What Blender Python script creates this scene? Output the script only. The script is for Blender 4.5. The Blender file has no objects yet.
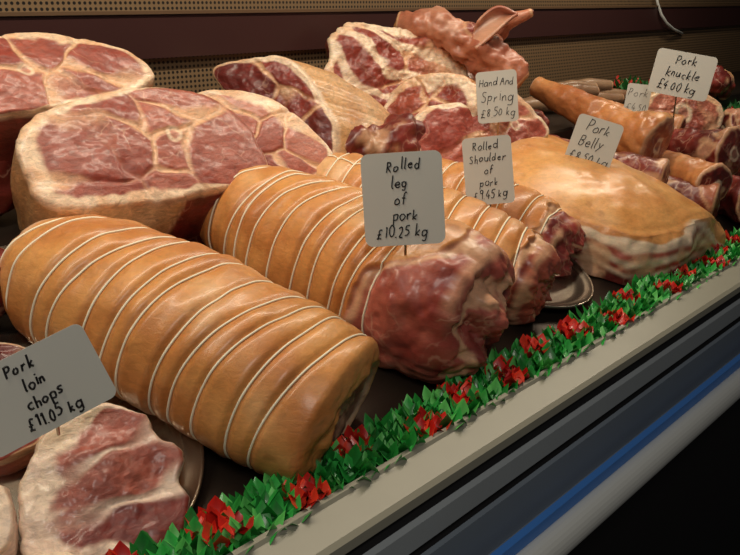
import bpy, math, random
import numpy as np
from mathutils import Vector
scene=bpy.context.scene
COL=scene.collection
PI=math.pi

# ---------------------------------------------------------------- helpers
def lin(c):
    c=np.asarray(c,float)/255.0
    return np.where(c<=.04045,c/12.92,((c+.055)/1.055)**2.4)
def L4(c,a=1.0):
    v=lin(c); return (float(v[0]),float(v[1]),float(v[2]),a)
def _h(i,j,k,seed):
    n=(i*73856093)^(j*19349663)^(k*83492791)^(seed*2654435)
    n=(n^(n>>13))*1274126177
    n=n&0x7fffffff
    n=(n^(n>>15))*2246822519 & 0x7fffffff
    return (n/float(0x7fffffff))*2-1
def vnoise(P,scale,seed=0):
    P=np.asarray(P,float)*scale+100.0
    I=np.floor(P).astype(np.int64); f=P-I; f=f*f*(3-2*f)
    x,y,z=I[...,0],I[...,1],I[...,2]; fx,fy,fz=f[...,0],f[...,1],f[...,2]
    r=0
    for dx in (0,1):
        for dy in (0,1):
            for dz in (0,1):
                w=(fx if dx else 1-fx)*(fy if dy else 1-fy)*(fz if dz else 1-fz)
                r=r+w*_h(x+dx,y+dy,z+dz,seed)
    return r
def fbm(P,scale,seed=0,oct=3):
    r=0;a=1.;s=0
    for o in range(oct):
        r=r+a*vnoise(P,scale*(2**o),seed+o*17); s+=a; a*=.5
    return r/s
def sstep(a,b,x):
    t=np.clip((x-a)/(b-a),0,1); return t*t*(3-2*t)
def mixc(A,B,f):
    f=np.asarray(f)[...,None]; return A*(1-f)+B*f

class MB:
    def __init__(s): s.v=[];s.f=[];s.m=[];s.c=[];s.n=0
    def add(s,v,f,mi=0,c=None):
        v=np.asarray(v,float).reshape(-1,3)
        s.v.append(v)
        if c is None: c=np.ones((len(v),4))*.8
        c=np.asarray(c,float)
        if c.ndim==1: c=np.tile(c,(len(v),1))
        s.c.append(c.reshape(-1,4))
        o=s.n
        s.f+= [tuple(int(i)+o for i in q) for q in f]; s.m+=[mi]*len(f); s.n+=len(v)
    def obj(s,name,mats,smooth=True,parent=None):
        V=np.concatenate(s.v); C=np.concatenate(s.c)
        me=bpy.data.meshes.new(name); me.from_pydata(V.tolist(),[],s.f)
        at=me.color_attributes.new('Col','FLOAT_COLOR','POINT')
        at.data.foreach_set('color',C.astype(np.float32).ravel())
        for m in mats: me.materials.append(m)
        me.polygons.foreach_set('material_index',s.m)
        me.polygons.foreach_set('use_smooth',[smooth]*len(s.f))
        me.update()
        o=bpy.data.objects.new(name,me); COL.objects.link(o)
        if parent: o.parent=parent
        return o
def gridfaces(R,N,closed=True):
    F=[]
    for i in range(R-1):
        for j in range(N if closed else N-1):
            k=(j+1)%N
            F.append((i*N+j,i*N+k,(i+1)*N+k,(i+1)*N+j))
    return F
def loft(mb,rings,cols,mi=0,caps=True):
    R,N,_=rings.shape
    V=rings.reshape(-1,3); C=cols.reshape(-1,4)
    F=gridfaces(R,N)
    if caps:
        V=np.vstack([V,rings[0].mean(0),rings[-1].mean(0)]); C=np.vstack([C,cols[0].mean(0),cols[-1].mean(0)])
        a=R*N;b=a+1
        for j in range(N):
            k=(j+1)%N
            F.append((a,k,j)); F.append((b,(R-1)*N+j,(R-1)*N+k))
    mb.add(V,F,mi,C)
def tube(mb,pts,r,n=6,mi=0,closed=False,c=None):
    P=np.asarray(pts,float); M=len(P)
    if closed: T=np.roll(P,-1,0)-np.roll(P,1,0)
    else: T=np.gradient(P,axis=0)
    T/=np.linalg.norm(T,axis=1)[:,None]+1e-12
    ref=np.array([.31,.22,.92]); 
    A=np.cross(T,ref); A/=np.linalg.norm(A,axis=1)[:,None]+1e-12
    B=np.cross(T,A)
    r=np.broadcast_to(np.asarray(r,float),(M,))
    th=np.linspace(0,2*PI,n,endpoint=False)
    V=P[:,None]+r[:,None,None]*(np.cos(th)[None,:,None]*A[:,None]+np.sin(th)[None,:,None]*B[:,None])
    F=gridfaces(M,n)
    if closed: F+=[((M-1)*n+j,(M-1)*n+(j+1)%n,(j+1)%n,j) for j in range(n)]
    else:
        F.append(tuple(reversed(range(n)))); F.append(tuple((M-1)*n+j for j in range(n)))
    mb.add(V.reshape(-1,3),F,mi,c)
def boxv(mb,x0,x1,y0,y1,z0,z1,mi=0,c=None):
    v=[(x0,y0,z0),(x1,y0,z0),(x1,y1,z0),(x0,y1,z0),(x0,y0,z1),(x1,y0,z1),(x1,y1,z1),(x0,y1,z1)]
    f=[(0,3,2,1),(4,5,6,7),(0,1,5,4),(1,2,6,5),(2,3,7,6),(3,0,4,7)]
    mb.add(v,f,mi,c)

# ---------------------------------------------------------------- materials
def newmat(name):
    m=bpy.data.materials.new(name); m.use_nodes=True
    nt=m.node_tree; b=nt.nodes['Principled BSDF']
    return m,nt,b
def simple(name,c,rough=.5,metal=0,spec=.5,noise=0,nscale=30,bump=0,coat=0):
    m,nt,b=newmat(name)
    b.inputs['Roughness'].default_value=rough; b.inputs['Metallic'].default_value=metal
    b.inputs['Specular IOR Level'].default_value=spec; b.inputs['Coat Weight'].default_value=coat
    col=L4(c)
    tc=nt.nodes.new('ShaderNodeTexCoord'); n=nt.nodes.new('ShaderNodeTexNoise'); n.inputs['Scale'].default_value=nscale; n.inputs['Detail'].default_value=4
    nt.links.new(tc.outputs['Object'],n.inputs['Vector'])
    mx=nt.nodes.new('ShaderNodeMix'); mx.data_type='RGBA'
    mx.inputs['A'].default_value=tuple(v*(1-noise) for v in col[:3])+(1,); mx.inputs['B'].default_value=tuple(min(1,v*(1+noise)) for v in col[:3])+(1,)
    nt.links.new(n.outputs['Fac'],mx.inputs['Factor']); nt.links.new(mx.outputs['Result'],b.inputs['Base Color'])
    if bump:
        bp=nt.nodes.new('ShaderNodeBump'); bp.inputs['Strength'].default_value=bump; bp.inputs['Distance'].default_value=.002
        nt.links.new(n.outputs['Fac'],bp.inputs['Height']); nt.links.new(bp.outputs['Normal'],b.inputs['Normal'])
    return m
def attrmat(name,rough=.5,coat=0):
    m,nt,b=newmat(name)
    at=nt.nodes.new('ShaderNodeAttribute'); at.attribute_name='Col'
    nt.links.new(at.outputs['Color'],b.inputs['Base Color'])
    b.inputs['Roughness'].default_value=rough; b.inputs['Coat Weight'].default_value=coat
    return m
def pork(name,vs=14,seam=.05,rough=.34,streak=.35,fatc=(222,176,148),vein=.4,coat=.35,bump=.6):
    m,nt,b=newmat(name); N=nt.nodes.new; Lk=nt.links.new
    at=N('ShaderNodeAttribute'); at.attribute_name='Col'
    tc=N('ShaderNodeTexCoord')
    n1=N('ShaderNodeTexNoise'); n1.inputs['Scale'].default_value=11; n1.inputs['Detail'].default_value=4; Lk(tc.outputs['Object'],n1.inputs['Vector'])
    vm=N('ShaderNodeVectorMath'); vm.operation='MULTIPLY_ADD'; vm.inputs[1].default_value=(.16,.16,.16)
    Lk(n1.outputs['Color'],vm.inputs[0]); Lk(tc.outputs['Object'],vm.inputs[2])
    vo=N('ShaderNodeTexVoronoi'); vo.feature='DISTANCE_TO_EDGE'; vo.inputs['Scale'].default_value=vs; Lk(vm.outputs[0],vo.inputs['Vector'])
    mr=N('ShaderNodeMapRange'); mr.interpolation_type='SMOOTHSTEP'; mr.inputs['From Min'].default_value=0; mr.inputs['From Max'].default_value=seam; mr.inputs['To Min'].default_value=1; mr.inputs['To Max'].default_value=0
    Lk(vo.outputs['Distance'],mr.inputs['Value'])
    n2=N('ShaderNodeTexNoise'); n2.inputs['Scale'].default_value=15; n2.inputs['Detail'].default_value=4; Lk(tc.outputs['Object'],n2.inputs['Vector'])
    g=N('ShaderNodeMapRange'); g.inputs['From Min'].default_value=.46; g.inputs['From Max'].default_value=.6; Lk(n2.outputs['Fac'],g.inputs['Value'])
    m1=N('ShaderNodeMath'); m1.operation='MULTIPLY'; Lk(mr.outputs[0],m1.inputs[0]); Lk(g.outputs[0],m1.inputs[1])
    m2=N('ShaderNodeMath'); m2.operation='MULTIPLY'; Lk(m1.outputs[0],m2.inputs[0]); Lk(at.outputs['Alpha'],m2.inputs[1])
    m3=N('ShaderNodeMath'); m3.operation='MULTIPLY'; m3.inputs[1].default_value=vein; Lk(m2.outputs[0],m3.inputs[0])
    mp=N('ShaderNodeMapping'); mp.inputs['Scale'].default_value=(1,1,2.2); mp.inputs['Rotation'].default_value=(.5,.4,.6); Lk(tc.outputs['Object'],mp.inputs['Vector'])
    n3=N('ShaderNodeTexNoise'); n3.inputs['Scale'].default_value=80; n3.inputs['Detail'].default_value=7; n3.inputs['Roughness'].default_value=.68; n3.inputs['Distortion'].default_value=.6
    Lk(mp.outputs[0],n3.inputs['Vector'])
    r3=N('ShaderNodeMapRange'); r3.inputs['From Min'].default_value=.3; r3.inputs['From Max'].default_value=.7; r3.inputs['To Min'].default_value=1-streak; r3.inputs['To Max'].default_value=1+streak
    Lk(n3.outputs['Fac'],r3.inputs['Value'])
    vs2=N('ShaderNodeVectorMath'); vs2.operation='SCALE'; Lk(at.outputs['Color'],vs2.inputs[0]); Lk(r3.outputs[0],vs2.inputs['Scale'])
    mx=N('ShaderNodeMix'); mx.data_type='RGBA'; Lk(m3.outputs[0],mx.inputs['Factor']); Lk(vs2.outputs[0],mx.inputs['A']); mx.inputs['B'].default_value=L4(fatc)
    Lk(mx.outputs['Result'],b.inputs['Base Color'])
    b.inputs['Subsurface Weight'].default_value=.12; b.inputs['Subsurface Radius'].default_value=(.012,.004,.002); b.inputs['Subsurface Scale'].default_value=.6
    b.inputs['Coat Weight'].default_value=coat; b.inputs['Coat Roughness'].default_value=.2
    rr=N('ShaderNodeMapRange'); rr.inputs['To Min'].default_value=rough-.1; rr.inputs['To Max'].default_value=rough+.2; Lk(n2.outputs['Fac'],rr.inputs['Value']); Lk(rr.outputs[0],b.inputs['Roughness'])
    bp=N('ShaderNodeBump'); bp.inputs['Strength'].default_value=bump; bp.inputs['Distance'].default_value=.003; Lk(n3.outputs['Fac'],bp.inputs['Height'])
    Lk(bp.outputs['Normal'],b.inputs['Normal'])
    return m
M_pork=pork('pork_flesh_and_rind')
M_pork_b=pork('pork_cut_marbled',vs=12,seam=.03,streak=.36,vein=.35)
M_chop=pork('pork_chop_cut',vs=16,seam=.03,streak=.3,vein=.15)
M_rindmix=pork('pork_rind_rolled',vs=16,seam=.05,rough=.34,streak=.16,bump=.28,coat=.28)
M_string=simple('butchers_string',(255,244,218),.8,noise=.1,nscale=300)
M_card=simple('price_card_plastic',(206,206,198),.35,noise=.04,nscale=12)
M_ink=simple('black_marker_ink',(20,20,24),.5)
M_steel=simple('stainless_steel',(170,158,142),.25,metal=.95,noise=.15,nscale=8)
M_deck=simple('dull_steel_deck',(70,60,52),.42,metal=.8,noise=.25,nscale=9)
M_leaf=attrmat('plastic_leaf',.38,coat=.2)

fatC=lin((226,180,140)); fatW=lin((238,212,182))
pink=lin((178,100,80)); red=lin((132,48,38)); deep=lin((80,22,20)); pale=lin((194,128,104))
skA=lin((224,160,92)); skB=lin((188,114,56)); skP=lin((240,204,158))
ham_sk=(lin((214,166,114)),lin((178,118,68)),lin((232,200,158)))

def spline(pts,n):
    P=np.asarray(pts,float); M=len(P); out=[]
    for i in range(M):
        p0,p1,p2,p3=P[i-1],P[i],P[(i+1)%M],P[(i+2)%M]
        t=np.linspace(0,1,24,endpoint=False)[:,None]
        out.append(.5*((2*p1)+(-p0+p2)*t+(2*p0-5*p1+4*p2-p3)*t*t+(-p0+3*p1-3*p2+p3)*t**3))
    Q=np.concatenate(out); Q2=np.vstack([Q,Q[:1]])
    d=np.r_[0,np.cumsum(np.linalg.norm(np.diff(Q2,axis=0),axis=1))]
    s=np.linspace(0,d[-1],n,endpoint=False)
    return np.stack([np.interp(s,d,Q2[:,0]),np.interp(s,d,Q2[:,1])],1)
def basis(n):
    n=np.array(n,float); n/=np.linalg.norm(n)
    up=np.array([0,0,1.])-n*n[2]; up/=np.linalg.norm(up)
    return n,np.cross(up,n),up

def skin_color(P,seed,a=skA,b=skB,p=skP):
    f=sstep(-.5,.6,fbm(P,14,seed,4)); c=mixc(a[None]*np.ones(P.shape),b[None]*np.ones(P.shape),f*.85)
    g=sstep(.05,.6,fbm(P,9,seed+5,3)); c=mixc(c,p*np.ones(P.shape),g*.75)
    s=sstep(.45,.7,fbm(P,30,seed+9,3)); c=mixc(c,b*.6*np.ones(P.shape),s*.5)
    return c
def flesh_color(P,seed,base,dark,amount=.7):
    f=sstep(-.45,.5,fbm(P,26,seed,4)); return mixc(base*np.ones(P.shape),dark*np.ones(P.shape),f*amount)

def cut_joint(name,c,n,outline,depth,axis=None,fat=.012,fatdir=None,fatamp=.8,skin=None,cells=6,base=pink,dark=red,bulge=.1,
              taper=.75,dome=.006,seed=1,bones=(),mat=None,seamw=.0035,wob=.004,sc=1.,stripes=None,skc=None,ragged=.03,fcol=None):
    n,r,up=basis(n); c=np.array(c,float)
    fcol=fatC if fcol is None else fcol
    ax=-n if axis is None else np.array(axis,float)/np.linalg.norm(axis)
    Q=spline(np.array(outline,float)*sc/1000.,220)
    area=np.sum(Q[:,0]*np.roll(Q[:,1],-1)-Q[:,1]*np.roll(Q[:,0],-1))
    if area<0: Q=Q[::-1]
    cen=Q.mean(0); D=Q-cen
    q3=np.stack([Q[:,0],Q[:,1],Q[:,0]*0],-1); D=D*(1+ragged*fbm(q3,45,seed+70,3))[:,None]
    rad=np.linalg.norm(D,axis=1); th=np.arctan2(D[:,1],D[:,0])
    N=len(Q); S=np.r_[np.linspace(.012,.93,70),np.linspace(.94,1,10)]
    rng=np.random.RandomState(seed)
    XY=cen+S[:,None,None]*D[None]
    P0=c+XY[...,0,None]*r+XY[...,1,None]*up
    h=dome*(1-S[:,None]**2)+wob*fbm(P0,22,seed,4)*(1-S[:,None]**6)
    e=np.clip((S-.93)/.07,0,1)[:,None]
    h=h-.007*(1-np.sqrt(np.clip(1-e*e,0,1)))
    dist=(1-S)[:,None]*rad[None]
    w=fat*(1+.55*fbm(np.stack([np.cos(th),np.sin(th),th*0],-1),1.6,seed+3,3))
    if fatdir is not None: w=w*np.clip(1+fatamp*np.cos(th-math.radians(fatdir)),.12,3)
    w2=w[None]*(1+.5*fbm(P0,40,seed+9,2))
    warp=np.stack([fbm(P0,12,seed+20,3),fbm(P0,12,seed+21,3)],-1)*.03
    X=XY+warp
    R0=rad.mean()
    cs=[cen+R0*.8*math.sqrt(rng.rand())*np.array([math.cos(a),math.sin(a)]) for a in rng.rand(cells)*2*PI] if cells else [cen]
    dd=np.stack([np.linalg.norm(X-q,axis=-1) for q in cs],-1)
    idx=np.argmin(dd,-1); srt=np.sort(dd,-1)
    tint=rng.rand(len(cs))
    col=flesh_color(P0,seed+4,base,dark,.5)
    tt=tint[idx]
    col=mixc(col,(pale if base is pink else base)*np.ones(col.shape),np.clip(tt-.45,0,1)*1.1)
    col=mixc(col,dark*np.ones(col.shape),np.clip(.5-tt,0,1)*1.6)
    flesh=np.ones(col.shape[:2])
    if len(cs)>1:
        gap=(srt[...,1]-srt[...,0])*.5
        ws=seamw*(1+.9*fbm(P0,15,seed+31,2))
        sm=1-sstep(.4,1.6,gap/ws)
        sm=sm*sstep(-.45,.1,fbm(P0,14,seed+30,2))
        col=mixc(col,fcol*np.ones(col.shape),sm*.9)
        h=h-.003*(1-sstep(0,.006,gap))
    if stripes:
        ang,freq,ww=stripes; a=math.radians(ang)
        ph=(X[...,0]*math.cos(a)+X[...,1]*math.sin(a))*freq+.5*fbm(P0,10,seed+40,3)
        st=sstep(1-ww*2,1-ww*.6,np.cos(ph*2*PI)); col=mixc(col,fatW*np.ones(col.shape),st*.9)
    P=P0+h[...,None]*n
    ff=1-sstep(.75,1.15,dist/(w2+1e-6)); col=mixc(col,mixc(fcol*np.ones(col.shape),fatW*np.ones(col.shape),sstep(-.4,.4,fbm(P0,30,seed+8,2))),ff)
    flesh=flesh*(1-ff)
    for (bx,by,br) in bones:
        q=np.array([bx,by])/1000.; db=np.linalg.norm(XY+warp*.25-q,axis=-1); br=br/1000.
        col=mixc(col,fatW*np.ones(col.shape),(1-sstep(br*.85,br*1.2,db))*.85); col=mixc(col,lin((186,110,92))*np.ones(col.shape),(1-sstep(br*.45,br*.75,db))*.8)
    faceC=np.concatenate([col,flesh[...,None]],-1)
    K=26; tau=np.linspace(0,1,K+1)[1:]
    rimP=P[-1]; cc=c+cen[0]*r+cen[1]*up
    g=(1+bulge*np.sin(PI*np.clip(tau*1.4,0,1)))*(1-(1-taper)*tau)*np.sqrt(np.clip(1-np.clip((tau-.6)/.4,0,1)**2.2,0,1)); g=np.maximum(g,.01)
    SP=cc+ax*(tau*depth)[:,None,None]+(rimP-cc)[None]*g[:,None,None]
    nn=(rimP-cc); nn=nn/np.linalg.norm(nn,axis=1)[:,None]
    SP=SP+nn[None]*(fbm(SP,11,seed+50,4)*.014*np.sin(PI*np.clip(tau,0,.8)/.8*1.0)[:,None])[...,None]
    if skin is None:
        sc_=flesh_color(SP,seed+6,base,dark,.9); fl=np.ones(SP.shape[:2])
        if fat>0:
            fb=np.clip(w/(.012),0,1)[None]*np.ones(SP.shape[:2])
            sc_=mixc(sc_,fcol*np.ones(SP.shape),fb*.75)
            fl=fl*(1-fb)
    else:
        s0,half=skin
        sk=skin_color(SP,seed+7,*(skc or ham_sk))
        fs=flesh_color(SP,seed+6,red,deep,.9)
        dth=np.abs((th-math.radians(s0)+PI)%(2*PI)-PI)
        mk=(1-sstep(math.radians(half)-.12,math.radians(half)+.12,dth[None]+.35*fbm(SP,12,seed+11,3)))
        fatb=(1-sstep(.0,.35,np.abs(mk-.5)))
        sc_=mixc(fs,sk,mk); sc_=mixc(sc_,fatC*np.ones(SP.shape),fatb*.8)
        rim=1-sstep(.02,.07,tau*depth/.1)[:,None]*np.ones((1,N))
        sc_=mixc(sc_,fatC*np.ones(SP.shape),rim*.7*(mk))
        fl=(1-mk)
    sideC=np.concatenate([sc_,fl[...,None]],-1)
    mb=MB(); loft(mb,np.concatenate([P,SP]),np.concatenate([faceC,sideC]))
    return mb.obj(name,[mat or M_pork])

def rolled_joint(name,p0,p1,w,h,nstr,seed,tskin=.94,slant=.02,endlump=.02,capb=.04,prof=None,skc=(skA,skB,skP),side_cut=None,fleshc=(pink,red),bend=0,t_first=.07,t_last=.93,long_string=None,long_end=1.,under=-.55,capskin=None,dark=.55,spiral=1.6):
    p0=np.array(p0,float);p1=np.array(p1,float); ax=p1-p0; Ln=np.linalg.norm(ax); d=ax/Ln
    s=np.cross(d,[0,0,1.]); s/=np.linalg.norm(s); u=np.cross(s,d)
    ts=np.linspace(t_first,t_last,nstr)
    rng=np.random.RandomState(seed); ts=ts+rng.uniform(-.012,.012,nstr); sl=slant*(1+rng.uniform(-.5,.5,nstr)); ph=rng.uniform(-.5,.5,nstr)
    prof=prof or [(0,.62),(.08,.86),(.25,.98),(.55,1.04),(.85,1.0),(1,.93)]
    px=[q[0] for q in prof]; py=[q[1] for q in prof]
    def f_prof(t):
        x=np.array(px);y=np.array(py); return np.interp(t,x,y)*.5+np.interp(np.clip(t-.04,0,1),x,y)*.25+np.interp(np.clip(t+.04,0,1),x,y)*.25
    def skinlim(t,th):
        q=np.stack([np.cos(th)*1.3+t*0,np.sin(th)*1.3+t*0,t*0+seed],-1)
        lim=tskin+.06*fbm(q,2.2,seed+2,3)
        if side_cut is not None:
            th0,hw,am=side_cut; dd=np.abs((th-th0+PI)%(2*PI)-PI); lim=lim-am*(1-sstep(hw*.4,hw,dd))
        return lim
    def surf(t,th,off=0.):
        R=f_prof(t)
        pin=0
        for ti,si,pi_ in zip(ts,sl,ph):
            dt=(t-(ti+si*np.cos(th+pi_)))*Ln
            pin=pin+np.exp(-(dt/.006)**2)*.045
        spacing=(ts[-1]-ts[0])/max(1,nstr-1)
        R=R*(1-pin)+.012*(np.cos((t-ts[0])/spacing*2*PI+PI)*.5)*(t<ts[-1]+.02)
        cs,sn=np.cos(th),np.sin(th)
        e=.9; cx=np.sign(cs)*np.abs(cs)**e; sy=np.sign(sn)*np.abs(sn)**e
        sy=np.where(sy<0,sy*.86,sy)
        cen=p0+ax*t[...,None]+u*(bend*np.sin(PI*t))[...,None]
        rad=(cx*w*R)[...,None]*s+(sy*h*R)[...,None]*u
        P=cen+rad
        nrm=rad/(np.linalg.norm(rad,axis=-1,keepdims=True)+1e-9)
        isk=sstep(-.008,.008,skinlim(t,th)-t)
        dis=.009*fbm(P,10,seed,3)+isk*.004+(1-isk)*(.014*fbm(P,24,seed+8,3))+off
        return P+nrm*dis[...,None],isk
    N=180; T=np.linspace(0,1,250)
    th=np.linspace(0,2*PI,N,endpoint=False)
    TT,TH=np.meshgrid(T,th,indexing='ij')
    P,isk=surf(TT,TH)
    sk=skin_color(P,seed+7,*skc)
    dk=0
    for ti,si,pi_ in zip(ts,sl,ph):
        dk=dk+np.exp(-(((TT-(ti+si*np.cos(TH+pi_)))*Ln)/.007)**2)
    sk=mixc(sk,skB*np.ones(sk.shape),np.clip(dk,0,1)*.4)
    fl=flesh_color(P,seed+3,fleshc[0],fleshc[1],.9)
    fl=mixc(fl,fatC*np.ones(fl.shape),sstep(.25,.5,fbm(P,20,seed+12,3))*.8)
    lim=skinlim(TT,TH)
    fatb=1-sstep(.0,.03,np.abs(lim-TT+.02)*Ln/.4)
    un=1-sstep(under-.12,under+.12,np.sin(TH)+.12*fbm(P,10,seed+14,2))
    col=mixc(fl,sk,isk); col=mixc(col,fatC*np.ones(col.shape),fatb*.85)
    col=mixc(col,mixc(fl,fatC*np.ones(fl.shape),.25*np.ones(un.shape)),un)
    A=np.clip((1-isk)*(1-fatb)+un,0,1)
    cols=np.concatenate([col,A[...,None]],-1)
    def cap(sgn,base,cskin):
        S=np.linspace(1,.015,46)[1:]
        ce=base.mean(0)
        Pc=ce+S[:,None,None]*(base-ce)[None]
        edge=np.sqrt(np.clip(1-S**4,0,1))
        nz=fbm(Pc,20,seed+33,4)
        spv=np.cos(2*PI*(S[:,None]*spiral+th[None]/(2*PI)+.35*nz))
        sp=sstep(.80,.97,spv)*sstep(-.35,.1,fbm(Pc,16,seed+36,2))*sstep(.12,.3,S)[:,None]
        b=capb*edge[:,None]+endlump*nz*(1-S[:,None]**3)+endlump*.4*fbm(Pc,55,seed+34,3)*(1-S[:,None]**3)-.005*sstep(.6,1,spv)*(1-S[:,None]**3)
        c=flesh_color(Pc,seed+13,fleshc[0],fleshc[1],.8)
        v=fbm(Pc,17,seed+15,4); c=mixc(c,fatC*np.ones(c.shape),sstep(.2,.34,v)*.7)
        c=mixc(c,deep*np.ones(c.shape),sstep(.2,.55,-v)*dark)
        c=mixc(c,fatC*np.ones(c.shape),sp*.75)
        rim=sstep(.86,.95,S)[:,None]*np.ones((1,N)); c=mixc(c,fatC*np.ones(c.shape),rim*.6*sstep(-.3,.1,fbm(Pc,14,seed+16,2)))
        A=np.ones(c.shape[:2])
        if cskin is not None:
            a0,l0,amp=cskin
            lim=l0+amp*np.cos(th-a0)[None]+.10*fbm(Pc,16,seed+18,3)
            m=sstep(-.02,.02,S[:,None]-lim); c=mixc(c,skin_color(Pc,seed+7,*skc),m); A=1-m
            eb=1-sstep(0,.07,np.abs(S[:,None]-lim+.04)); c=mixc(c,fatW*np.ones(c.shape),eb*.8)
            b=b-.012*(1-m)*(1-S[:,None]**8)
        Pc=Pc+d*sgn*b[...,None]
        return Pc,np.concatenate([c,A[...,None]],-1)
    C0,c0=cap(-1,P[0],None); C1,c1=cap(1,P[-1],capskin)
    mb=MB(); loft(mb,np.concatenate([C0[::-1],P,C1]),np.concatenate([c0[::-1],cols,c1]),0)
    thr=np.linspace(0,2*PI,110,endpoint=False)
    for ti,si,pi_ in zip(ts,sl,ph):
        t=ti+si*np.cos(thr+pi_)
        Q,_=surf(t,thr,.0010); tube(mb,Q,.0015,5,1,closed=True)
    if long_string is not None:
        tt=np.linspace(ts[0]-.03,min(long_end,ts[-1]+.02),150); Q,_=surf(tt,long_string+.03*np.sin(tt*nstr*3.1),.0013); tube(mb,Q,.0012,5,1)
    return mb.obj(name,[M_pork if tskin<.9 else M_rindmix,M_string])

def shank(name,pts,radii,seed,skinf=.8,endc=(deep,red),cap=.01,skc=(skA,skB,skP),mat=None,N=72,M=70,bone=True,flat=1.0,lump=.22,ls=14):
    P=np.array(pts,float); t0=np.linspace(0,1,len(P)); t=np.linspace(0,1,M)
    def cr(A):
        A=np.asarray(A,float)
        out=np.stack([np.interp(t,t0,A[:,k]) for k in range(A.shape[1])],1)
        for _ in range(6): out[1:-1]=(out[:-2]+2*out[1:-1]+out[2:])/4
        return out
    C=cr(P); R=cr(np.array(radii)[:,None])[:,0]
    T=np.gradient(C,axis=0); T/=np.linalg.norm(T,axis=1)[:,None]
    s=np.cross(T,[0,0,1.]); s/=np.linalg.norm(s,axis=1)[:,None]; u=np.cross(s,T)
    th=np.linspace(0,2*PI,N,endpoint=False)
    V=C[:,None]+R[:,None,None]*(np.cos(th)[None,:,None]*s[:,None]+flat*np.sin(th)[None,:,None]*u[:,None])
    nn=V-C[:,None]; nn/=np.linalg.norm(nn,axis=-1,keepdims=True)
    V=V+nn*((fbm(V,ls,seed,4)+.25*fbm(V,50,seed+60,3))*R[:,None]*lump)[...,None]
    sk=skin_color(V,seed+1,*skc); fl=flesh_color(V,seed+2,red,deep,.9)
    fl=mixc(fl,fatC*np.ones(fl.shape),sstep(.2,.45,fbm(V,16,seed+21,3))*.6)
    mk=sstep(-.1,.1,fbm(V,9,seed+3,3)+(skinf-.5)*1.6)
    col=mixc(fl,sk,mk); A=1-mk
    col=mixc(col,fatC*np.ones(col.shape),(1-sstep(0,.4,np.abs(mk-.5)))*.7)
    def capr(base,dirv,sg):
        S=np.linspace(1,.02,26)[1:]; ce=base.mean(0); Pc=ce+S[:,None,None]*(base-ce)
        Pc=Pc+dirv*sg*(cap*np.sqrt(np.clip(1-S**4,0,1))[:,None]+.008*fbm(Pc,40,seed+5,3)*(1-S[:,None]**3))[...,None]
        c=flesh_color(Pc,seed+6,endc[1],endc[0],.9)
        c=mixc(c,fatC*np.ones(c.shape),sstep(.80,.92,S[:,None]+.12*fbm(Pc,30,seed+22,2))*.8)
        v=fbm(Pc,28,seed+23,3); c=mixc(c,fatC*np.ones(c.shape),sstep(.2,.4,v)*.6)
        if bone:
            bs=S[:,None]+.1*fbm(Pc,30,seed+24,2)
            c=mixc(c,fatW*np.ones(c.shape),(1-sstep(.24,.3,bs))*.85)
            c=mixc(c,red*np.ones(c.shape),(1-sstep(.1,.17,bs))*.8)
        return Pc,np.concatenate([c,np.ones(c.shape[:2]+(1,))],-1)
    a0,c0=capr(V[0],T[0],-1); a1,c1=capr(V[-1],T[-1],1)
    cols=np.concatenate([col,A[...,None]],-1)
    mb=MB(); loft(mb,np.concatenate([a0[::-1],V,a1]),np.concatenate([c0[::-1],cols,c1]))
    return mb.obj(name,[mat or M_rindmix])

# ---------------------------------------------------------------- counter
def extrude_x(mb,prof,x0,x1,mi=0):
    n=len(prof)
    v=[(x0,y,z) for y,z in prof]+[(x1,y,z) for y,z in prof]
    f=[(i,i+1,n+i+1,n+i) for i in range(n-1)]
    mb.add(v,f,mi)
X0,X1=-.9,4.4
M_sill=simple('painted_aluminium_sill',(142,140,126),.38,noise=.06,nscale=20,spec=.5)
M_dk=simple('dark_rubber_seal',(22,22,24),.6)
M_face=simple('grey_blue_fascia',(160,168,172),.3,noise=.12,nscale=4)
M_face2=simple('slate_fascia',(126,138,150),.3,noise=.12,nscale=4)
M_blue=simple('blue_bumper_strip',(74,140,228),.35)
M_white=simple('white_bumper_rail',(230,233,228),.3)
M_body=simple('black_kickplate',(14,13,14),.7)
mb=MB()
extrude_x(mb,[(.533,-.04),(.533,.004),(.526,.004),(.523,.0),(.482,-.006),(.476,-.010),(.474,-.020)],X0,X1,0)
extrude_x(mb,[(.474,-.020),(.480,-.022),(.480,-.030),(.472,-.032)],X0,X1,1)
extrude_x(mb,[(.472,-.032),(.466,-.036),(.466,-.066),(.470,-.070)],X0,X1,2)
extrude_x(mb,[(.470,-.070),(.476,-.072),(.476,-.078),(.468,-.080)],X0,X1,1)
extrude_x(mb,[(.468,-.080),(.464,-.084),(.464,-.150),(.450,-.152)],X0,X1,3)
extrude_x(mb,[(.450,-.152),(.444,-.124),(.438,-.130),(.438,-.148),(.442,-.153)],X0,X1,4)
bp=[(.452,-.153)]+[(.438-.020*math.sin(a),-.181+.028*math.cos(a)) for a in np.linspace(0,PI,14)]+[(.452,-.209)]
extrude_x(mb,bp,X0,X1,5)
extrude_x(mb,[(.452,-.209),(.50,-.215),(.50,-.85)],X0,X1,6)
extrude_x(mb,[(1.40,.190),(1.06,.190),(1.055,.185),(1.055,.097),(.62,-.022),(.545,-.022),(.533,-.022)][::-1],X0,X1,7)
mb.obj('display_counter',[M_sill,M_dk,M_face,M_face2,M_blue,M_white,M_body,M_deck],smooth=False)

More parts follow.
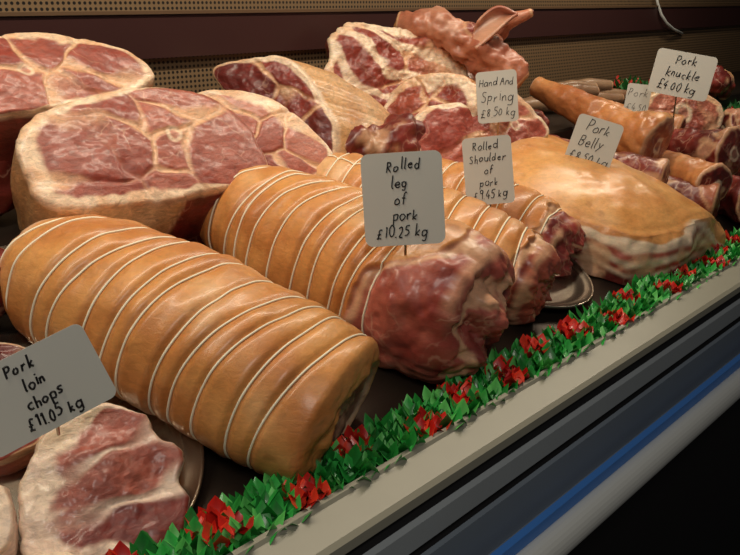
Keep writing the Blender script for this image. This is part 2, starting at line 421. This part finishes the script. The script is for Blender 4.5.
def perf_mat():
    m,nt,b=newmat('perforated_metal'); N=nt.nodes.new; Lk=nt.links.new
    tc=N('ShaderNodeTexCoord'); sx=N('ShaderNodeSeparateXYZ'); Lk(tc.outputs['Object'],sx.inputs[0])
    def fr(o):
        a=N('ShaderNodeMath'); a.operation='MULTIPLY'; a.inputs[1].default_value=100; Lk(o,a.inputs[0])
        c=N('ShaderNodeMath'); c.operation='FRACT'; Lk(a.outputs[0],c.inputs[0])
        d=N('ShaderNodeMath'); d.operation='SUBTRACT'; d.inputs[1].default_value=.5; Lk(c.outputs[0],d.inputs[0])
        e=N('ShaderNodeMath'); e.operation='MULTIPLY'; Lk(d.outputs[0],e.inputs[0]); Lk(d.outputs[0],e.inputs[1]); return e
    e1=fr(sx.outputs['X']); e2=fr(sx.outputs['Z'])
    ad=N('ShaderNodeMath'); Lk(e1.outputs[0],ad.inputs[0]); Lk(e2.outputs[0],ad.inputs[1])
    lt=N('ShaderNodeMapRange'); lt.inputs['From Min'].default_value=.06; lt.inputs['From Max'].default_value=.11; Lk(ad.outputs[0],lt.inputs['Value'])
    mx=N('ShaderNodeMix'); mx.data_type='RGBA'; Lk(lt.outputs[0],mx.inputs['Factor']); mx.inputs['A'].default_value=L4((14,9,7)); mx.inputs['B'].default_value=L4((126,102,74))
    Lk(mx.outputs['Result'],b.inputs['Base Color']); b.inputs['Roughness'].default_value=.5
    return m
M_perf=perf_mat()
M_band=simple('dark_plum_enamel',(62,36,34),.35,noise=.1,nscale=3)
M_tan=simple('tan_enamel',(100,76,54),.5,noise=.1,nscale=6)
M_wall=simple('dark_wall_paint',(30,22,20),.7,noise=.1)
mb=MB()
boxv(mb,X0,X1,1.402,1.42,.15,.395,0)
boxv(mb,X0,X1,1.385,1.42,.395,.475,1)
boxv(mb,X0,X1,1.380,1.42,.475,.481,2)
boxv(mb,X0,X1,1.402,1.42,.481,.53,0)
boxv(mb,X0,X1,1.39,1.42,.53,1.5,3)
mb.obj('wall_back',[M_perf,M_band,M_tan,M_wall],smooth=False)
mb=MB(); boxv(mb,X1+.01,X1+.05,.40,1.5,-.85,1.5,0); mb.obj('wall_right',[M_wall],smooth=False)
M_floor=simple('dark_floor_tiles',(28,26,26),.6,noise=.3,nscale=5)
mb=MB(); boxv(mb,-3,6,-3,1.6,-.90,-.85,0); mb.obj('floor',[M_floor],smooth=False)

# ---------------------------------------------------------------- rolled joints
rolled_joint('rolled_pork_loin',(.432,1.01,.172),(.580,.612,.040),.113,.094,12,11,tskin=1.2,slant=-.055,capb=.018,endlump=.014,
   prof=[(0,.60),(.06,.82),(.2,.97),(.5,1.04),(.85,1.0),(.94,.95),(1,.88)],fleshc=(lin((216,174,142)),lin((170,104,82))),capskin=(PI*1.15,.66,.26),t_last=.95)
rolled_joint('rolled_leg_of_pork',(.765,1.07,.175),(.862,.648,.068),.122,.118,11,23,tskin=.93,slant=-.045,capb=.045,endlump=.050,
   prof=[(0,.47),(.08,.71),(.25,.84),(.55,.92),(.85,1.0),(1,.97)],side_cut=(-.1,1.2,.20),fleshc=(lin((190,106,88)),lin((142,54,46))),dark=.5,t_last=.85,spiral=1.3)
rolled_joint('rolled_pork_shoulder',(.985,1.08,.175),(1.09,.68,.052),.085,.086,10,37,tskin=.95,slant=.03,capb=.03,endlump=.035,fleshc=(lin((168,88,68)),lin((110,42,34))),long_string=PI*.4,long_end=.5)
rolled_joint('rolled_pork_shoulder',(1.24,1.06,.14),(1.295,.75,.050),.085,.078,7,41,tskin=.90,slant=.03,capb=.03,endlump=.045,fleshc=(lin((150,60,54)),lin((84,26,26))))

# ---------------------------------------------------------------- large cut joints
H1=[(-170,54),(-120,80),(-43,98),(51,102),(135,80),(182,36),(194,-18),(188,-62),(166,-88),(123,-95),(59,-92),(5,-94),(-44,-92),(-89,-88),(-135,-84),(-173,-71),(-190,-45),(-190,0)]
cut_joint('pork_leg_ham',(.628,1.05,.298),(0,-.75,.65),H1,.20,axis=(-.10,.45,-.85),fat=.015,fatdir=200,fatamp=.9,skin=(165,110),cells=9,seed=5,bones=[(45,10,13)],bulge=.02,taper=.8,seamw=.0038,base=lin((176,100,80)),wob=.006,mat=M_pork_b)
H2=[(-136,37),(-71,69),(4,80),(84,66),(148,39),(171,6),(168,-20),(124,-44),(69,-54),(-11,-60),(-70,-63),(-123,-63),(-166,-45)]
cut_joint('pork_leg_ham',(.537,1.16,.400),(0,-.7,.7),H2,.20,axis=(-.1,.3,-.9),fat=.013,fatdir=30,skin=(20,120),cells=7,seed=8,bones=[(-30,5,11)],bulge=.05,base=lin((168,92,74)),wob=.006,mat=M_pork_b)
H3=[(-100,93),(-19,92),(48,62),(96,0),(121,-59),(101,-92),(44,-101),(-41,-75),(-93,-11),(-120,50)]
cut_joint('pork_leg_ham',(.885,1.10,.280),(-.2,-.7,.6),H3,.14,axis=(.1,.5,-.7),fat=.018,fatdir=45,skin=(45,120),cells=6,seed=13,mat=M_pork_b)
H4=[(-118,71),(-58,95),(14,101),(60,69),(92,24),(120,-20),(122,-73),(93,-102),(48,-88),(11,-57),(-39,-13)]
cut_joint('pork_leg_joint',(.985,1.20,.298),(-.85,-.55,.3),H4,.30,axis=(.97,-.12,-.28),fat=.009,fatdir=45,skin=(60,115),cells=7,seed=18,sc=1.05,base=lin((146,58,48)),dark=deep,taper=.62,bulge=.06,wob=.014,mat=M_pork_b)
H5=[(-52,33),(-25,40),(15,33),(55,23),(70,7),(75,-10),(45,-20),(10,-27),(-10,-45),(-40,-41),(-65,-23),(-61,10)]
cut_joint('hand_and_spring',(1.38,1.24,.360),(-.3,-.8,.4),H5,.10,axis=(.3,.4,-.7),fat=.014,fatdir=100,skin=(60,90),cells=6,seed=19,sc=2.6,stripes=(60,16,.45),base=lin((162,78,62)),wob=.024,ragged=.07,mat=M_pork_b)
H6=[(-53,-5),(-40,18),(-15,32),(20,34),(45,20),(52,0),(33,-22),(-5,-32),(-35,-36),(-51,-22)]
cut_joint('pork_shoulder_joint',(1.343,1.10,.292),(-.75,-.4,.35),H6,.15,axis=(.9,.1,-.3),fat=.024,fatdir=60,skin=(60,140),skc=(skA,skB,skP),cells=5,seed=29,sc=2.0,base=lin((170,86,66)),wob=.020,ragged=.07,mat=M_pork_b)
H7=[(-84,-5),(-75,18),(-52,32),(-10,35),(30,45),(60,41),(82,15),(90,-7),(68,-17),(30,-27),(-10,-37),(-50,-33),(-75,-23)]
cut_joint('hand_of_pork',(1.385,1.00,.236),(-.2,-.8,.5),H7,.13,axis=(.2,.5,-.8),fat=.018,fatdir=80,skin=(60,130),cells=7,seed=31,sc=2.15,bones=[(100,10,13)],base=lin((190,108,88)),dark=lin((150,60,50)),wob=.014,mat=M_pork_b)
H9=[(-44,2),(-36,19),(-16,26),(11,24),(34,15),(42,-1),(34,-17),(11,-24),(-19,-21),(-39,-13)]
cut_joint('pork_knuckle',(2.30,.95,.190),(-.6,-.7,.3),H9,.15,axis=(.6,.7,-.2),fat=.018,skin=(90,180),cells=5,seed=43,sc=2.87,bones=[(-5,5,28)],base=lin((188,116,94)),wob=.014,mat=M_pork_b)

# chops
chfat=lin((238,212,190))
cut_joint('pork_loin_chop',(.312,.67,.045),(-.2,-.6,.75),[(-78,-50),(-75,0),(-60,40),(-30,70),(10,82),(50,65),(64,38),(84,12),(72,-16),(76,-46),(44,-80),(-10,-75),(-50,-80)],.036,fat=.0155,fatdir=178,fatamp=1.5,cells=3,seed=52,sc=1.03,bulge=.0,taper=1.0,seamw=.005,base=lin((166,90,74)),dark=lin((106,28,26)),ragged=.08,wob=.012,dome=.006,fcol=chfat,mat=M_chop)
cut_joint('pork_loin_chop',(.185,.70,.045),(-.2,-.5,.8),[(-40,20),(0,35),(35,30),(42,5),(35,-30),(-10,-37),(-40,-20)],.03,fat=.012,fatdir=0,cells=3,seed=53,sc=1.1,bulge=.02,taper=1,ragged=.07,fcol=chfat,base=lin((160,80,64)),mat=M_chop)
cut_joint('pork_loin_chop',(.205,.615,.018),(-.1,-.3,.9),[(-70,15),(-30,31),(10,30),(45,17),(50,-5),(10,-30),(-50,-30),(-70,-10)],.025,fat=.018,fatdir=90,cells=3,seed=57,sc=1.0,bulge=.02,taper=1,ragged=.06,fcol=chfat,mat=M_chop)
cut_joint('pork_loin_chop',(.300,.93,.102),(-.2,-.4,.8),[(-60,5),(-20,20),(20,20),(50,12),(66,-2),(45,-18),(0,-25),(-50,-18)],.03,fat=.006,fatdir=90,cells=3,seed=59,sc=1.0,bulge=.02,taper=1,base=red,dark=deep,ragged=.08,mat=M_chop)
cut_joint('pork_loin_chop',(.270,.80,.070),(-.2,-.5,.8),[(-60,-5),(-40,20),(0,30),(35,23),(45,0),(30,-25),(-20,-35),(-55,-27)],.03,fat=.010,fatdir=90,cells=3,seed=61,sc=1.1,bulge=.02,taper=1,base=lin((160,72,60)),ragged=.07,mat=M_chop)

# ---------------------------------------------------------------- belly slab
def belly():
    seed=71; mb=MB()
    N=220
    cx,cy=1.555,.810; hx,hy=.230,.220
    th=np.linspace(0,2*PI,N,endpoint=False)
    e=.55
    ox=np.sign(np.cos(th))*np.abs(np.cos(th))**e*hx; oy=np.sign(np.sin(th))*np.abs(np.sin(th))**e*hy
    ox=ox-.10*oy
    def base(y): return -.020+np.maximum(.0,(y-.62)*.27)
    def top(x,y):
        a=np.clip((x-(cx-hx))/(2*hx),0,1)
        return base(y)+.058+.100*np.sin(PI*np.clip(a*.84+.16,0,1))**.9*(.70+.30*np.sin(PI*np.clip((y-.58)/.46,0,1)))
    rings=[];cols=[]
    S=np.linspace(.01,.96,70)
    X=cx+S[:,None]*ox; Y=cy+S[:,None]*oy; Z=top(X,Y)
    ed=np.clip((S-.7)/.26,0,1)[:,None]; Z=Z-.022*(1-np.sqrt(1-ed**2*.96))
    P=np.stack([X,Y,Z],-1); P[...,2]+=.014*fbm(P,10,seed,3)
    c=skin_color(P,seed,lin((226,168,100)),lin((204,134,70)),lin((240,206,160)))
    rings.append(P);cols.append(np.concatenate([c,np.zeros(c.shape[:2]+(1,))],-1))
    K=60; k=np.linspace(0,1,K)
    X=cx+ox*np.ones((K,1)); Y=cy+oy*np.ones((K,1)); zt=P[-1,:,2]-.003; zb=base(Y[0])+.001
    Z=zt[None]*(1-k[:,None])+zb[None]*k[:,None]
    P=np.stack([X,Y,Z],-1); rr=np.stack([ox,oy,0*ox],-1); rr/=np.linalg.norm(rr,axis=1)[:,None]
    P=P+rr[None]*((.012*np.sin(k*PI)[:,None]+.020*fbm(P,18,seed+1,3)))[...,None]
    kk=k[:,None]+.26*fbm(P,11,seed+2,3)-.70*sstep(cx-.02,cx+.22,X)*(Y<cy+.05)
    c=fatW*np.ones(P.shape)
    def band(c,a,b,colr): 
        m=sstep(a-.05,a+.05,kk)*(1-sstep(b-.05,b+.05,kk)); return mixc(c,colr*np.ones(P.shape),m)
    c=mixc(c,skin_color(P,seed,lin((222,160,96)),lin((196,124,64)),lin((230,190,146))),1-sstep(.05,.09,kk))
    c=band(c,.26,.38,lin((168,86,70))); c=band(c,.50,.62,lin((146,62,50))); c=band(c,.70,1.6,lin((118,42,36)))
    v=fbm(P,26,seed+6,3); c=mixc(c,fatC*np.ones(c.shape),sstep(.05,.3,v)*.75*sstep(.2,.3,kk))
    rings.append(P);cols.append(np.concatenate([c,sstep(.2,.3,kk)[...,None]],-1))
    S=np.linspace(.97,.02,6); P=np.stack([cx+S[:,None]*ox,cy+S[:,None]*oy,base(cy+S[:,None]*oy)+.001],-1)
    rings.append(P);cols.append(np.tile(np.r_[fatC,1],(6,N,1)))
    loft(mb,np.concatenate(rings),np.concatenate(cols))
    return mb.obj('pork_belly',[M_rindmix])
belly()

# ---------------------------------------------------------------- shanks
oc=(lin((206,140,84)),lin((164,92,50)),lin((222,178,130)))
pk=(lin((190,122,92)),lin((148,76,56)),lin((212,164,136)))
shank('pork_shank',[(1.86,1.17,.285),(1.86,1.0,.228),(1.85,.83,.172)],[.030,.044,.072],81,.85,skc=oc,lump=.35,endc=(red,lin((186,110,84))))
shank('pork_shank',[(1.68,1.02,.17),(1.70,.86,.135),(1.73,.75,.115)],[.03,.04,.048],83,.25,skc=pk,lump=.35)
shank('pork_shank',[(2.14,1.0,.12),(2.11,.85,.13),(2.08,.73,.135)],[.04,.05,.062],85,.4,skc=pk,lump=.35)
shank('pork_shank',[(1.99,.92,.10),(1.93,.80,.095),(1.875,.69,.090)],[.035,.044,.052],87,.6,skc=oc,lump=.35)
shank('pork_shank',[(1.80,.95,.07),(1.83,.82,.06),(1.87,.68,.045)],[.035,.046,.050],89,.3,skc=pk,lump=.35)
shank('pork_shank',[(2.06,.86,.04),(2.02,.75,.045),(1.98,.63,.045)],[.035,.05,.052],91,.15,skc=pk,lump=.35)
shank('pork_shank',[(2.35,.86,.07),(2.28,.75,.075),(2.22,.64,.075)],[.05,.065,.070],93,.15,skc=pk,lump=.35)
shank('pork_shank',[(2.05,1.15,.22),(2.12,1.02,.18),(2.15,.90,.16)],[.03,.040,.045],94,.5,skc=oc,lump=.3)
shank('pork_hock',[(1.46,1.30,.45),(1.51,1.23,.435),(1.56,1.14,.385),(1.60,1.07,.31)],[.026,.044,.050,.040],95,.65,skc=pk,endc=(skB,skA),bone=False,lump=.65,ls=20)
shank('pork_hock',[(1.66,1.14,.33),(1.61,1.16,.40),(1.62,1.12,.45),(1.66,1.08,.470)],[.040,.032,.022,.010],97,.9,skc=pk,bone=False,lump=.5,ls=20)
# pig ear
mb=MB(); U=np.linspace(0,1,30); Wd=np.linspace(-1,1,17)
base=np.array([1.53,1.14,.425]); tip=np.array([1.60,1.08,.470])
R_=[]
for u_ in U:
    c=base+(tip-base)*u_+np.array([0,0,.012])*math.sin(PI*u_); w=.030*math.sin(PI*min(1,.35+.65*u_))**.7*(1-u_**4)+.004
    R_.append([c+np.array([.25*v*w,.2*v*w,v*w])+np.array([-.012,-.02,0])*(v*v) for v in Wd])
R_=np.array(R_); cc=skin_color(R_,99,*pk)
mb.add(R_.reshape(-1,3),gridfaces(30,17,closed=False),0,np.concatenate([cc,np.zeros(cc.shape[:2]+(1,))],-1).reshape(-1,4))
o=mb.obj('pig_ear',[M_rindmix]); md=o.modifiers.new('thick','SOLIDIFY'); md.thickness=.006
# joints filling the rear shelf
shank('pork_joint',[(.10,1.22,.26),(.35,1.20,.27),(.55,1.22,.26)],[.06,.075,.05],101,.1,bone=False,lump=.4)
shank('pork_joint',[(.10,1.02,.17),(.28,1.0,.17),(.38,1.03,.16)],[.05,.06,.04],103,.1,bone=False,lump=.4)
shank('pork_joint',[(1.08,1.30,.26),(1.2,1.28,.27),(1.3,1.29,.26)],[.05,.06,.05],105,.45,skc=ham_sk,bone=False,lump=.5,ls=22)
shank('pork_joint',[(1.08,1.12,.22),(1.2,1.08,.22),(1.32,1.10,.21)],[.045,.055,.05],107,.4,skc=ham_sk,bone=False,lump=.5,ls=22)
shank('pork_joint',[(1.5,1.12,.22),(1.62,1.08,.2),(1.75,1.1,.2)],[.045,.055,.04],109,.2,bone=False,lump=.5,ls=22)
shank('pork_joint',[(1.60,1.24,.27),(1.72,1.22,.28),(1.80,1.25,.27)],[.05,.055,.04],110,.4,skc=pk,bone=False,lump=.5,ls=22)
shank('pork_joint',[(2.55,.92,.12),(2.62,.84,.12),(2.66,.76,.11)],[.06,.07,.06],121,.3,skc=pk,lump=.4,ls=20)
shank('pork_joint',[(2.62,1.10,.24),(2.72,1.06,.24),(2.85,1.08,.23)],[.04,.055,.05],123,.3,skc=ham_sk,lump=.5,ls=20)
for i,(x,y,z) in enumerate([(2.15,1.24,.215),(2.26,1.2,.215),(2.36,1.24,.215),(2.22,1.27,.248),(2.08,1.28,.215),(2.12,1.21,.247),(2.30,1.26,.248),(2.02,1.25,.215)]):
    shank('sausage',[(x-.07,y+.03,z),(x,y,z+.004),(x+.07,y-.03,z)],[.016,.022,.016],111+i,1.0,skc=(lin((156,124,96)),lin((126,92,70)),lin((176,146,118))),bone=False,N=24,M=30)

# ---------------------------------------------------------------- platters
def platter(name,cx,cy,rx,ry,z0,slope,mat=M_steel):
    mb=MB(); N=96; th=np.linspace(0,2*PI,N,endpoint=False)
    pr=[(.02,.004),(.5,.004),(.78,.004),(.84,.006),(.88,.013),(.92,.015),(.985,.016),(1.0,.019),(1.01,.016),(1.0,.013),(.93,.011),(.88,.008),(.8,0),(.02,0)]
    rings=[]
    for s,h in pr:
        x=cx+rx*s*np.cos(th); y=cy+ry*s*np.sin(th); rings.append(np.stack([x,y,z0+(y-cy)*slope+h+0*x],-1))
    rings=np.array(rings); loft(mb,rings,np.ones(rings.shape[:2]+(4,))*.8); return mb.obj(name,[mat])
platter('oval_steel_platter',.285,.80,.190,.205,.030,.27)
platter('oval_steel_platter',1.20,.80,.14,.17,.030,.27)

# ---------------------------------------------------------------- leaf garland
def garland():
    rnd=random.Random(7); mb=MB()
    V=[];F=[];C=[]
    def leaf(p,az,el,Ls,wd,col):
        d=np.array([math.cos(az)*math.cos(el),math.sin(az)*math.cos(el),math.sin(el)]); s=np.array([-math.sin(az),math.cos(az),0]); n=np.cross(s,d)
        prof=[(0,.16),(.15,.62),(.3,.66),(.45,1.0),(.56,.90),(.7,.80),(.82,.5),(1,0.02)]
        o=len(V)
        for t,wv in prof:
            c=np.array(p)+d*Ls*t-n*(.30*Ls*t*t)
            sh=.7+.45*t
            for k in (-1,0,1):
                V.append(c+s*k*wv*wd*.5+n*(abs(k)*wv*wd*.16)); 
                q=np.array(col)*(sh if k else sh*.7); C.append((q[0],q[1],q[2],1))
        for i in range(len(prof)-1):
            for j in (0,1): F.append((o+i*3+j,o+i*3+j+1,o+i*3+4+j,o+i*3+3+j))
    greens=[(38,150,58),(54,178,76),(30,124,48),(96,196,96)]; reds=[(220,36,24),(190,26,20),(236,66,40)]
    x=.05
    while x<3.6:
        for row,yy in enumerate((.543,.559,.576,.592)):
            xx=x+rnd.uniform(-.006,.006)
            cl=int((xx+.03)/.098); ph=(xx+.03)/.098-cl; off=(0,2,1,3,2,0,3)[cl%7]
            isred=ph<.38 and abs(row-off)<=1
            pal=reds if isred else greens
            a0=rnd.uniform(0,2*PI); nk=5
            for k in range(nk):
                az=a0+2*PI*k/nk+rnd.uniform(-.25,.25); el=rnd.uniform(.25,.8)
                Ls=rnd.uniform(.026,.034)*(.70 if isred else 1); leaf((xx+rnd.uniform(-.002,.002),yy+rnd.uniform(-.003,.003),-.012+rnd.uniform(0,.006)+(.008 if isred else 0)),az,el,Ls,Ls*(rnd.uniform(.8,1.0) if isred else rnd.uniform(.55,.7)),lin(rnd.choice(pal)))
        x+=.020
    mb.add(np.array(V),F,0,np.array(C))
    tube(mb,[(.0,.568,-.016),(1.8,.568,-.016),(3.7,.568,-.016)],.003,6,0,c=np.r_[lin((20,90,40)),1])
    return mb.obj('plastic_parsley_garland',[M_leaf])
garland()
def herb(name,c,rad,n,seed,redp=.25):
    rnd=random.Random(seed); mb=MB()
    for i in range(n):
        a=rnd.uniform(0,2*PI); r=rad*math.sqrt(rnd.random()); p=np.array(c)+[r*math.cos(a),r*math.sin(a),0]
        az=rnd.uniform(0,2*PI); el=rnd.uniform(.3,1.4); L=rnd.uniform(.03,.05); d=np.array([math.cos(az)*math.cos(el),math.sin(az)*math.cos(el),math.sin(el)]); s=np.array([-math.sin(az),math.cos(az),0])
        col=lin((190,40,30)) if rnd.random()<redp else lin((40,110,50))
        mb.add([p,p+d*L*.5+s*L*.25,p+d*L,p+d*L*.5-s*L*.25],[(0,1,2,3)],0,np.r_[col,1])
    mb.obj(name,[M_leaf])
herb('plastic_parsley_bunch',(2.52,1.2,.22),.09,200,3)
herb('plastic_parsley_bunch',(2.85,.98,.13),.16,300,4,.12)

# ---------------------------------------------------------------- price cards
O=[(.25,.5),(.08,.42),(.03,.25),(.1,.05),(.25,0),(.4,.08),(.46,.27),(.4,.43),(.25,.5)]
G={'o':[O],'l':[[(.08,1),(.07,.1),(.15,0)]],'e':[[(.05,.28),(.42,.3),(.38,.45),(.25,.5),(.08,.4),(.03,.2),(.15,.02),(.3,0),(.42,.1)]],
'd':[O,[(.46,1),(.45,.1),(.52,0)]],'g':[O,[(.46,.5),(.44,-.25),(.3,-.4),(.08,-.32)]],'f':[[(.4,.9),(.28,1),(.18,.88),(.16,0)],[(.02,.5),(.34,.52)]],
'p':[[(.05,.5),(.06,-.4)],[(.06,.38),(.2,.5),(.38,.45),(.43,.25),(.35,.05),(.2,0),(.07,.1)]],'r':[[(.06,.5),(.07,0)],[(.07,.3),(.2,.47),(.36,.48)]],
'k':[[(.06,1),(.06,0)],[(.38,.5),(.08,.22),(.4,0)]],'n':[[(.05,.5),(.06,0)],[(.06,.32),(.2,.5),(.36,.45),(.4,0)]],'a':[O,[(.46,.5),(.45,.08),(.52,0)]],
'i':[[(.08,.5),(.08,0)],[(.08,.7),(.1,.74)]],'h':[[(.06,1),(.06,0)],[(.06,.32),(.2,.5),(.36,.45),(.4,0)]],'u':[[(.05,.5),(.06,.12),(.2,0),(.36,.1),(.4,.5)],[(.4,.5),(.44,0)]],
's':[[(.38,.45),(.22,.5),(.08,.4),(.2,.27),(.36,.17),(.28,.02),(.05,.03)]],'c':[[(.4,.42),(.22,.5),(.05,.38),(.05,.15),(.2,0),(.4,.08)]],
'y':[[(.03,.5),(.2,.1)],[(.4,.5),(.2,.0),(.05,-.35)]],'t':[[(.2,.8),(.2,.05),(.3,0)],[(.03,.5),(.36,.52)]],
'R':[[(.06,1),(.06,0)],[(.06,.97),(.35,.98),(.45,.78),(.35,.55),(.07,.5),(.48,0)]],'P':[[(.06,1),(.06,0)],[(.06,.97),(.35,.98),(.45,.75),(.33,.5),(.07,.45)]],
'H':[[(.06,1),(.06,0)],[(.48,1),(.48,0)],[(.06,.5),(.48,.52)]],'A':[[(0,0),(.25,1),(.5,0)],[(.1,.38),(.4,.4)]],
'S':[[(.45,.9),(.25,1),(.08,.85),(.15,.6),(.38,.45),(.45,.2),(.3,0),(.05,.08)]],'B':[[(.06,1),(.06,0)],[(.06,.97),(.32,.98),(.4,.78),(.3,.55),(.08,.52),(.4,.45),(.45,.2),(.3,0),(.06,.02)]],
'0':[[(.25,1),(.08,.8),(.05,.3),(.22,0),(.4,.15),(.44,.7),(.25,1)]],'1':[[(.1,.8),(.2,1),(.2,0)]],'2':[[(.05,.8),(.22,1),(.4,.85),(.35,.55),(.05,0),(.45,.02)]],
'4':[[(.3,1),(.03,.35),(.45,.35)],[(.33,.6),(.33,0)]],'5':[[(.42,1),(.12,.98),(.08,.58),(.3,.62),(.43,.35),(.3,.03),(.05,.05)]],
'8':[[(.25,.52),(.08,.75),(.25,1),(.4,.78),(.25,.52),(.06,.25),(.25,0),(.44,.25),(.25,.52)]],'9':[[(.4,.8),(.22,1),(.06,.78),(.2,.55),(.38,.68),(.4,.9),(.36,0)]],
'.':[[(.06,0),(.09,.05)]],'£':[[(.5,.85),(.36,1),(.22,.88),(.22,.3),(.12,.05),(.05,0),(.25,.06),(.52,.02)],[(.05,.45),(.4,.47)]],' ':[]}
def textw(s): return sum((max([p[0] for st in G[ch] for p in st])+.16) if G[ch] else .32 for ch in s)
def card(pos,w,h,toward,roll,lines,pin,lean=.15,seed=1,th=.0085):
    rnd=random.Random(seed)
    n=np.array(toward,float)-np.array(pos,float); n[2]=0; n/=np.linalg.norm(n); n=n+np.array([0,0,lean]); n,r,up=basis(n)
    ro=math.radians(roll); r2=r*math.cos(ro)+up*math.sin(ro); u2=-r*math.sin(ro)+up*math.cos(ro)
    pos=np.array(pos); mb=MB()
    c=min(w,h)*.10; pts=[]
    for (sx,sy,a0) in ((1,1,0),(-1,1,90),(-1,-1,180),(1,-1,270)):
        for a in np.linspace(a0,a0+90,6): pts.append((sx*(w/2-c)+c*math.cos(math.radians(a)),sy*(h/2-c)+c*math.sin(math.radians(a))))
    M=len(pts); fr=[pos+r2*x+u2*y+n*.0006 for x,y in pts]; bk=[pos+r2*x+u2*y-n*.0006 for x,y in pts]
    mb.add(fr+bk,[tuple(range(M)),tuple(reversed(range(M,2*M)))]+[(i,M+i,M+(i+1)%M,(i+1)%M) for i in range(M)],0)
    nl=len(lines); lh=h*.90/nl
    for li,s in enumerate(lines):
        sc=min(lh*.68,w*.86/textw(s)); tw=textw(s)*sc; x=-tw/2+rnd.uniform(-.05,.03)*w*(1 if tw<w*.7 else 0); y0=h*.46-lh*(li+.80)
        tilt=rnd.uniform(-.02,.06)
        for ch in s:
            if not G[ch]: x+=.32*sc; continue
            dy=rnd.uniform(-.10,.10)*sc+tilt*x; k=rnd.uniform(.84,1.12)
            for st in G[ch]:
                q=(np.array(st)+[[rnd.uniform(-.04,.04),rnd.uniform(-.04,.04)] for _ in st])*sc*k
                P=np.array([pos+r2*(x+a+.16*b)+u2*(y0+dy+b)+n*.0010 for a,b in q])
                if len(P)>2:
                    tt=np.arange(len(P)); t2=np.linspace(0,len(P)-1,len(P)*4); P=np.stack([np.interp(t2,tt,P[:,i]) for i in range(3)],1)
                    for _ in range(2): P[1:-1]=(P[:-2]+2*P[1:-1]+P[2:])/4
                tube(mb,P,w*th,5,1)
            x+=(max([p[0] for stt in G[ch] for p in stt])+.16)*sc
    b=pos-u2*h*.46
    tube(mb,[b+u2*.01-n*.0015,b-n*.0015,b-np.array([0,0,pin])-n*.012],.0018,6,2)
    return mb.obj('price_card',[M_card,M_ink,M_steel],smooth=False)
cam=(0,0,.5)
card((.276,.70,.150),.124,.082,cam,19,['Pork','loin','chops','£11.05 kg'],.015,lean=.25,seed=1)
card((.772,.6775,.253),.106,.122,cam,4,['Rolled','leg','of','pork','£10.25 kg'],.04,seed=2)
card((1.408,.98,.31),.084,.105,cam,6,['Hand And','Spring','£8.50 kg'],.04,seed=3)
card((1.163,.82,.213),.086,.120,cam,7,['Rolled','Shoulder','of','pork','£9.45 kg'],.03,seed=4)
card((1.508,.805,.220),.094,.104,cam,-15,['Pork','Belly','£8.50 kg'],.03,seed=5)
card((1.94,.82,.331),.138,.104,cam,-9,['Pork','knuckle','£4.00 kg'],.06,seed=6)
card((1.98,.945,.258),.060,.080,cam,-5,['Pork','£4.50'],.05,seed=7)

mb=MB(); tube(mb,[(2.96,1.392,.54),(2.98,1.385,.49),(3.0,1.375,.45),(3.04,1.37,.42),(3.12,1.375,.395),(3.25,1.395,.375),(3.26,1.41,.372)],.005,8,0); mb.obj('white_cable',[M_white])

# ---------------------------------------------------------------- camera
f=800.0; p=math.atan(277.5/f); a=math.radians(43.7)
F=Vector((math.cos(a)*math.cos(p),math.sin(a)*math.cos(p),-math.sin(p)))
cd=bpy.data.cameras.new('camera'); co=bpy.data.objects.new('camera',cd); COL.objects.link(co)
co.location=(0,0,.5); co.rotation_euler=F.to_track_quat('-Z','Y').to_euler(); cd.lens=f/740*36; cd.clip_start=.02
scene.camera=co

# ---------------------------------------------------------------- lights
def area(name,loc,rot,sx,sy,power,col):
    l=bpy.data.lights.new(name,'AREA'); l.shape='RECTANGLE'; l.size=sx; l.size_y=sy; l.energy=power; l.color=col
    o=bpy.data.objects.new(name,l); COL.objects.link(o); o.location=loc; o.rotation_euler=rot; return o
area('counter_tube_light',(1.3,.93,1.08),(math.radians(-4),0,0),3.2,.05,20,(1,.86,.66))
area('shop_ceiling_light',(-.4,-.7,1.8),(math.radians(45),math.radians(-22),0),.8,.5,13,(1,.92,.82))
w=bpy.data.worlds.new('world'); scene.world=w; w.use_nodes=True
w.node_tree.nodes['Background'].inputs[0].default_value=(.62,.6,.6,1); w.node_tree.nodes['Background'].inputs[1].default_value=.06
scene.view_settings.view_transform='Standard'
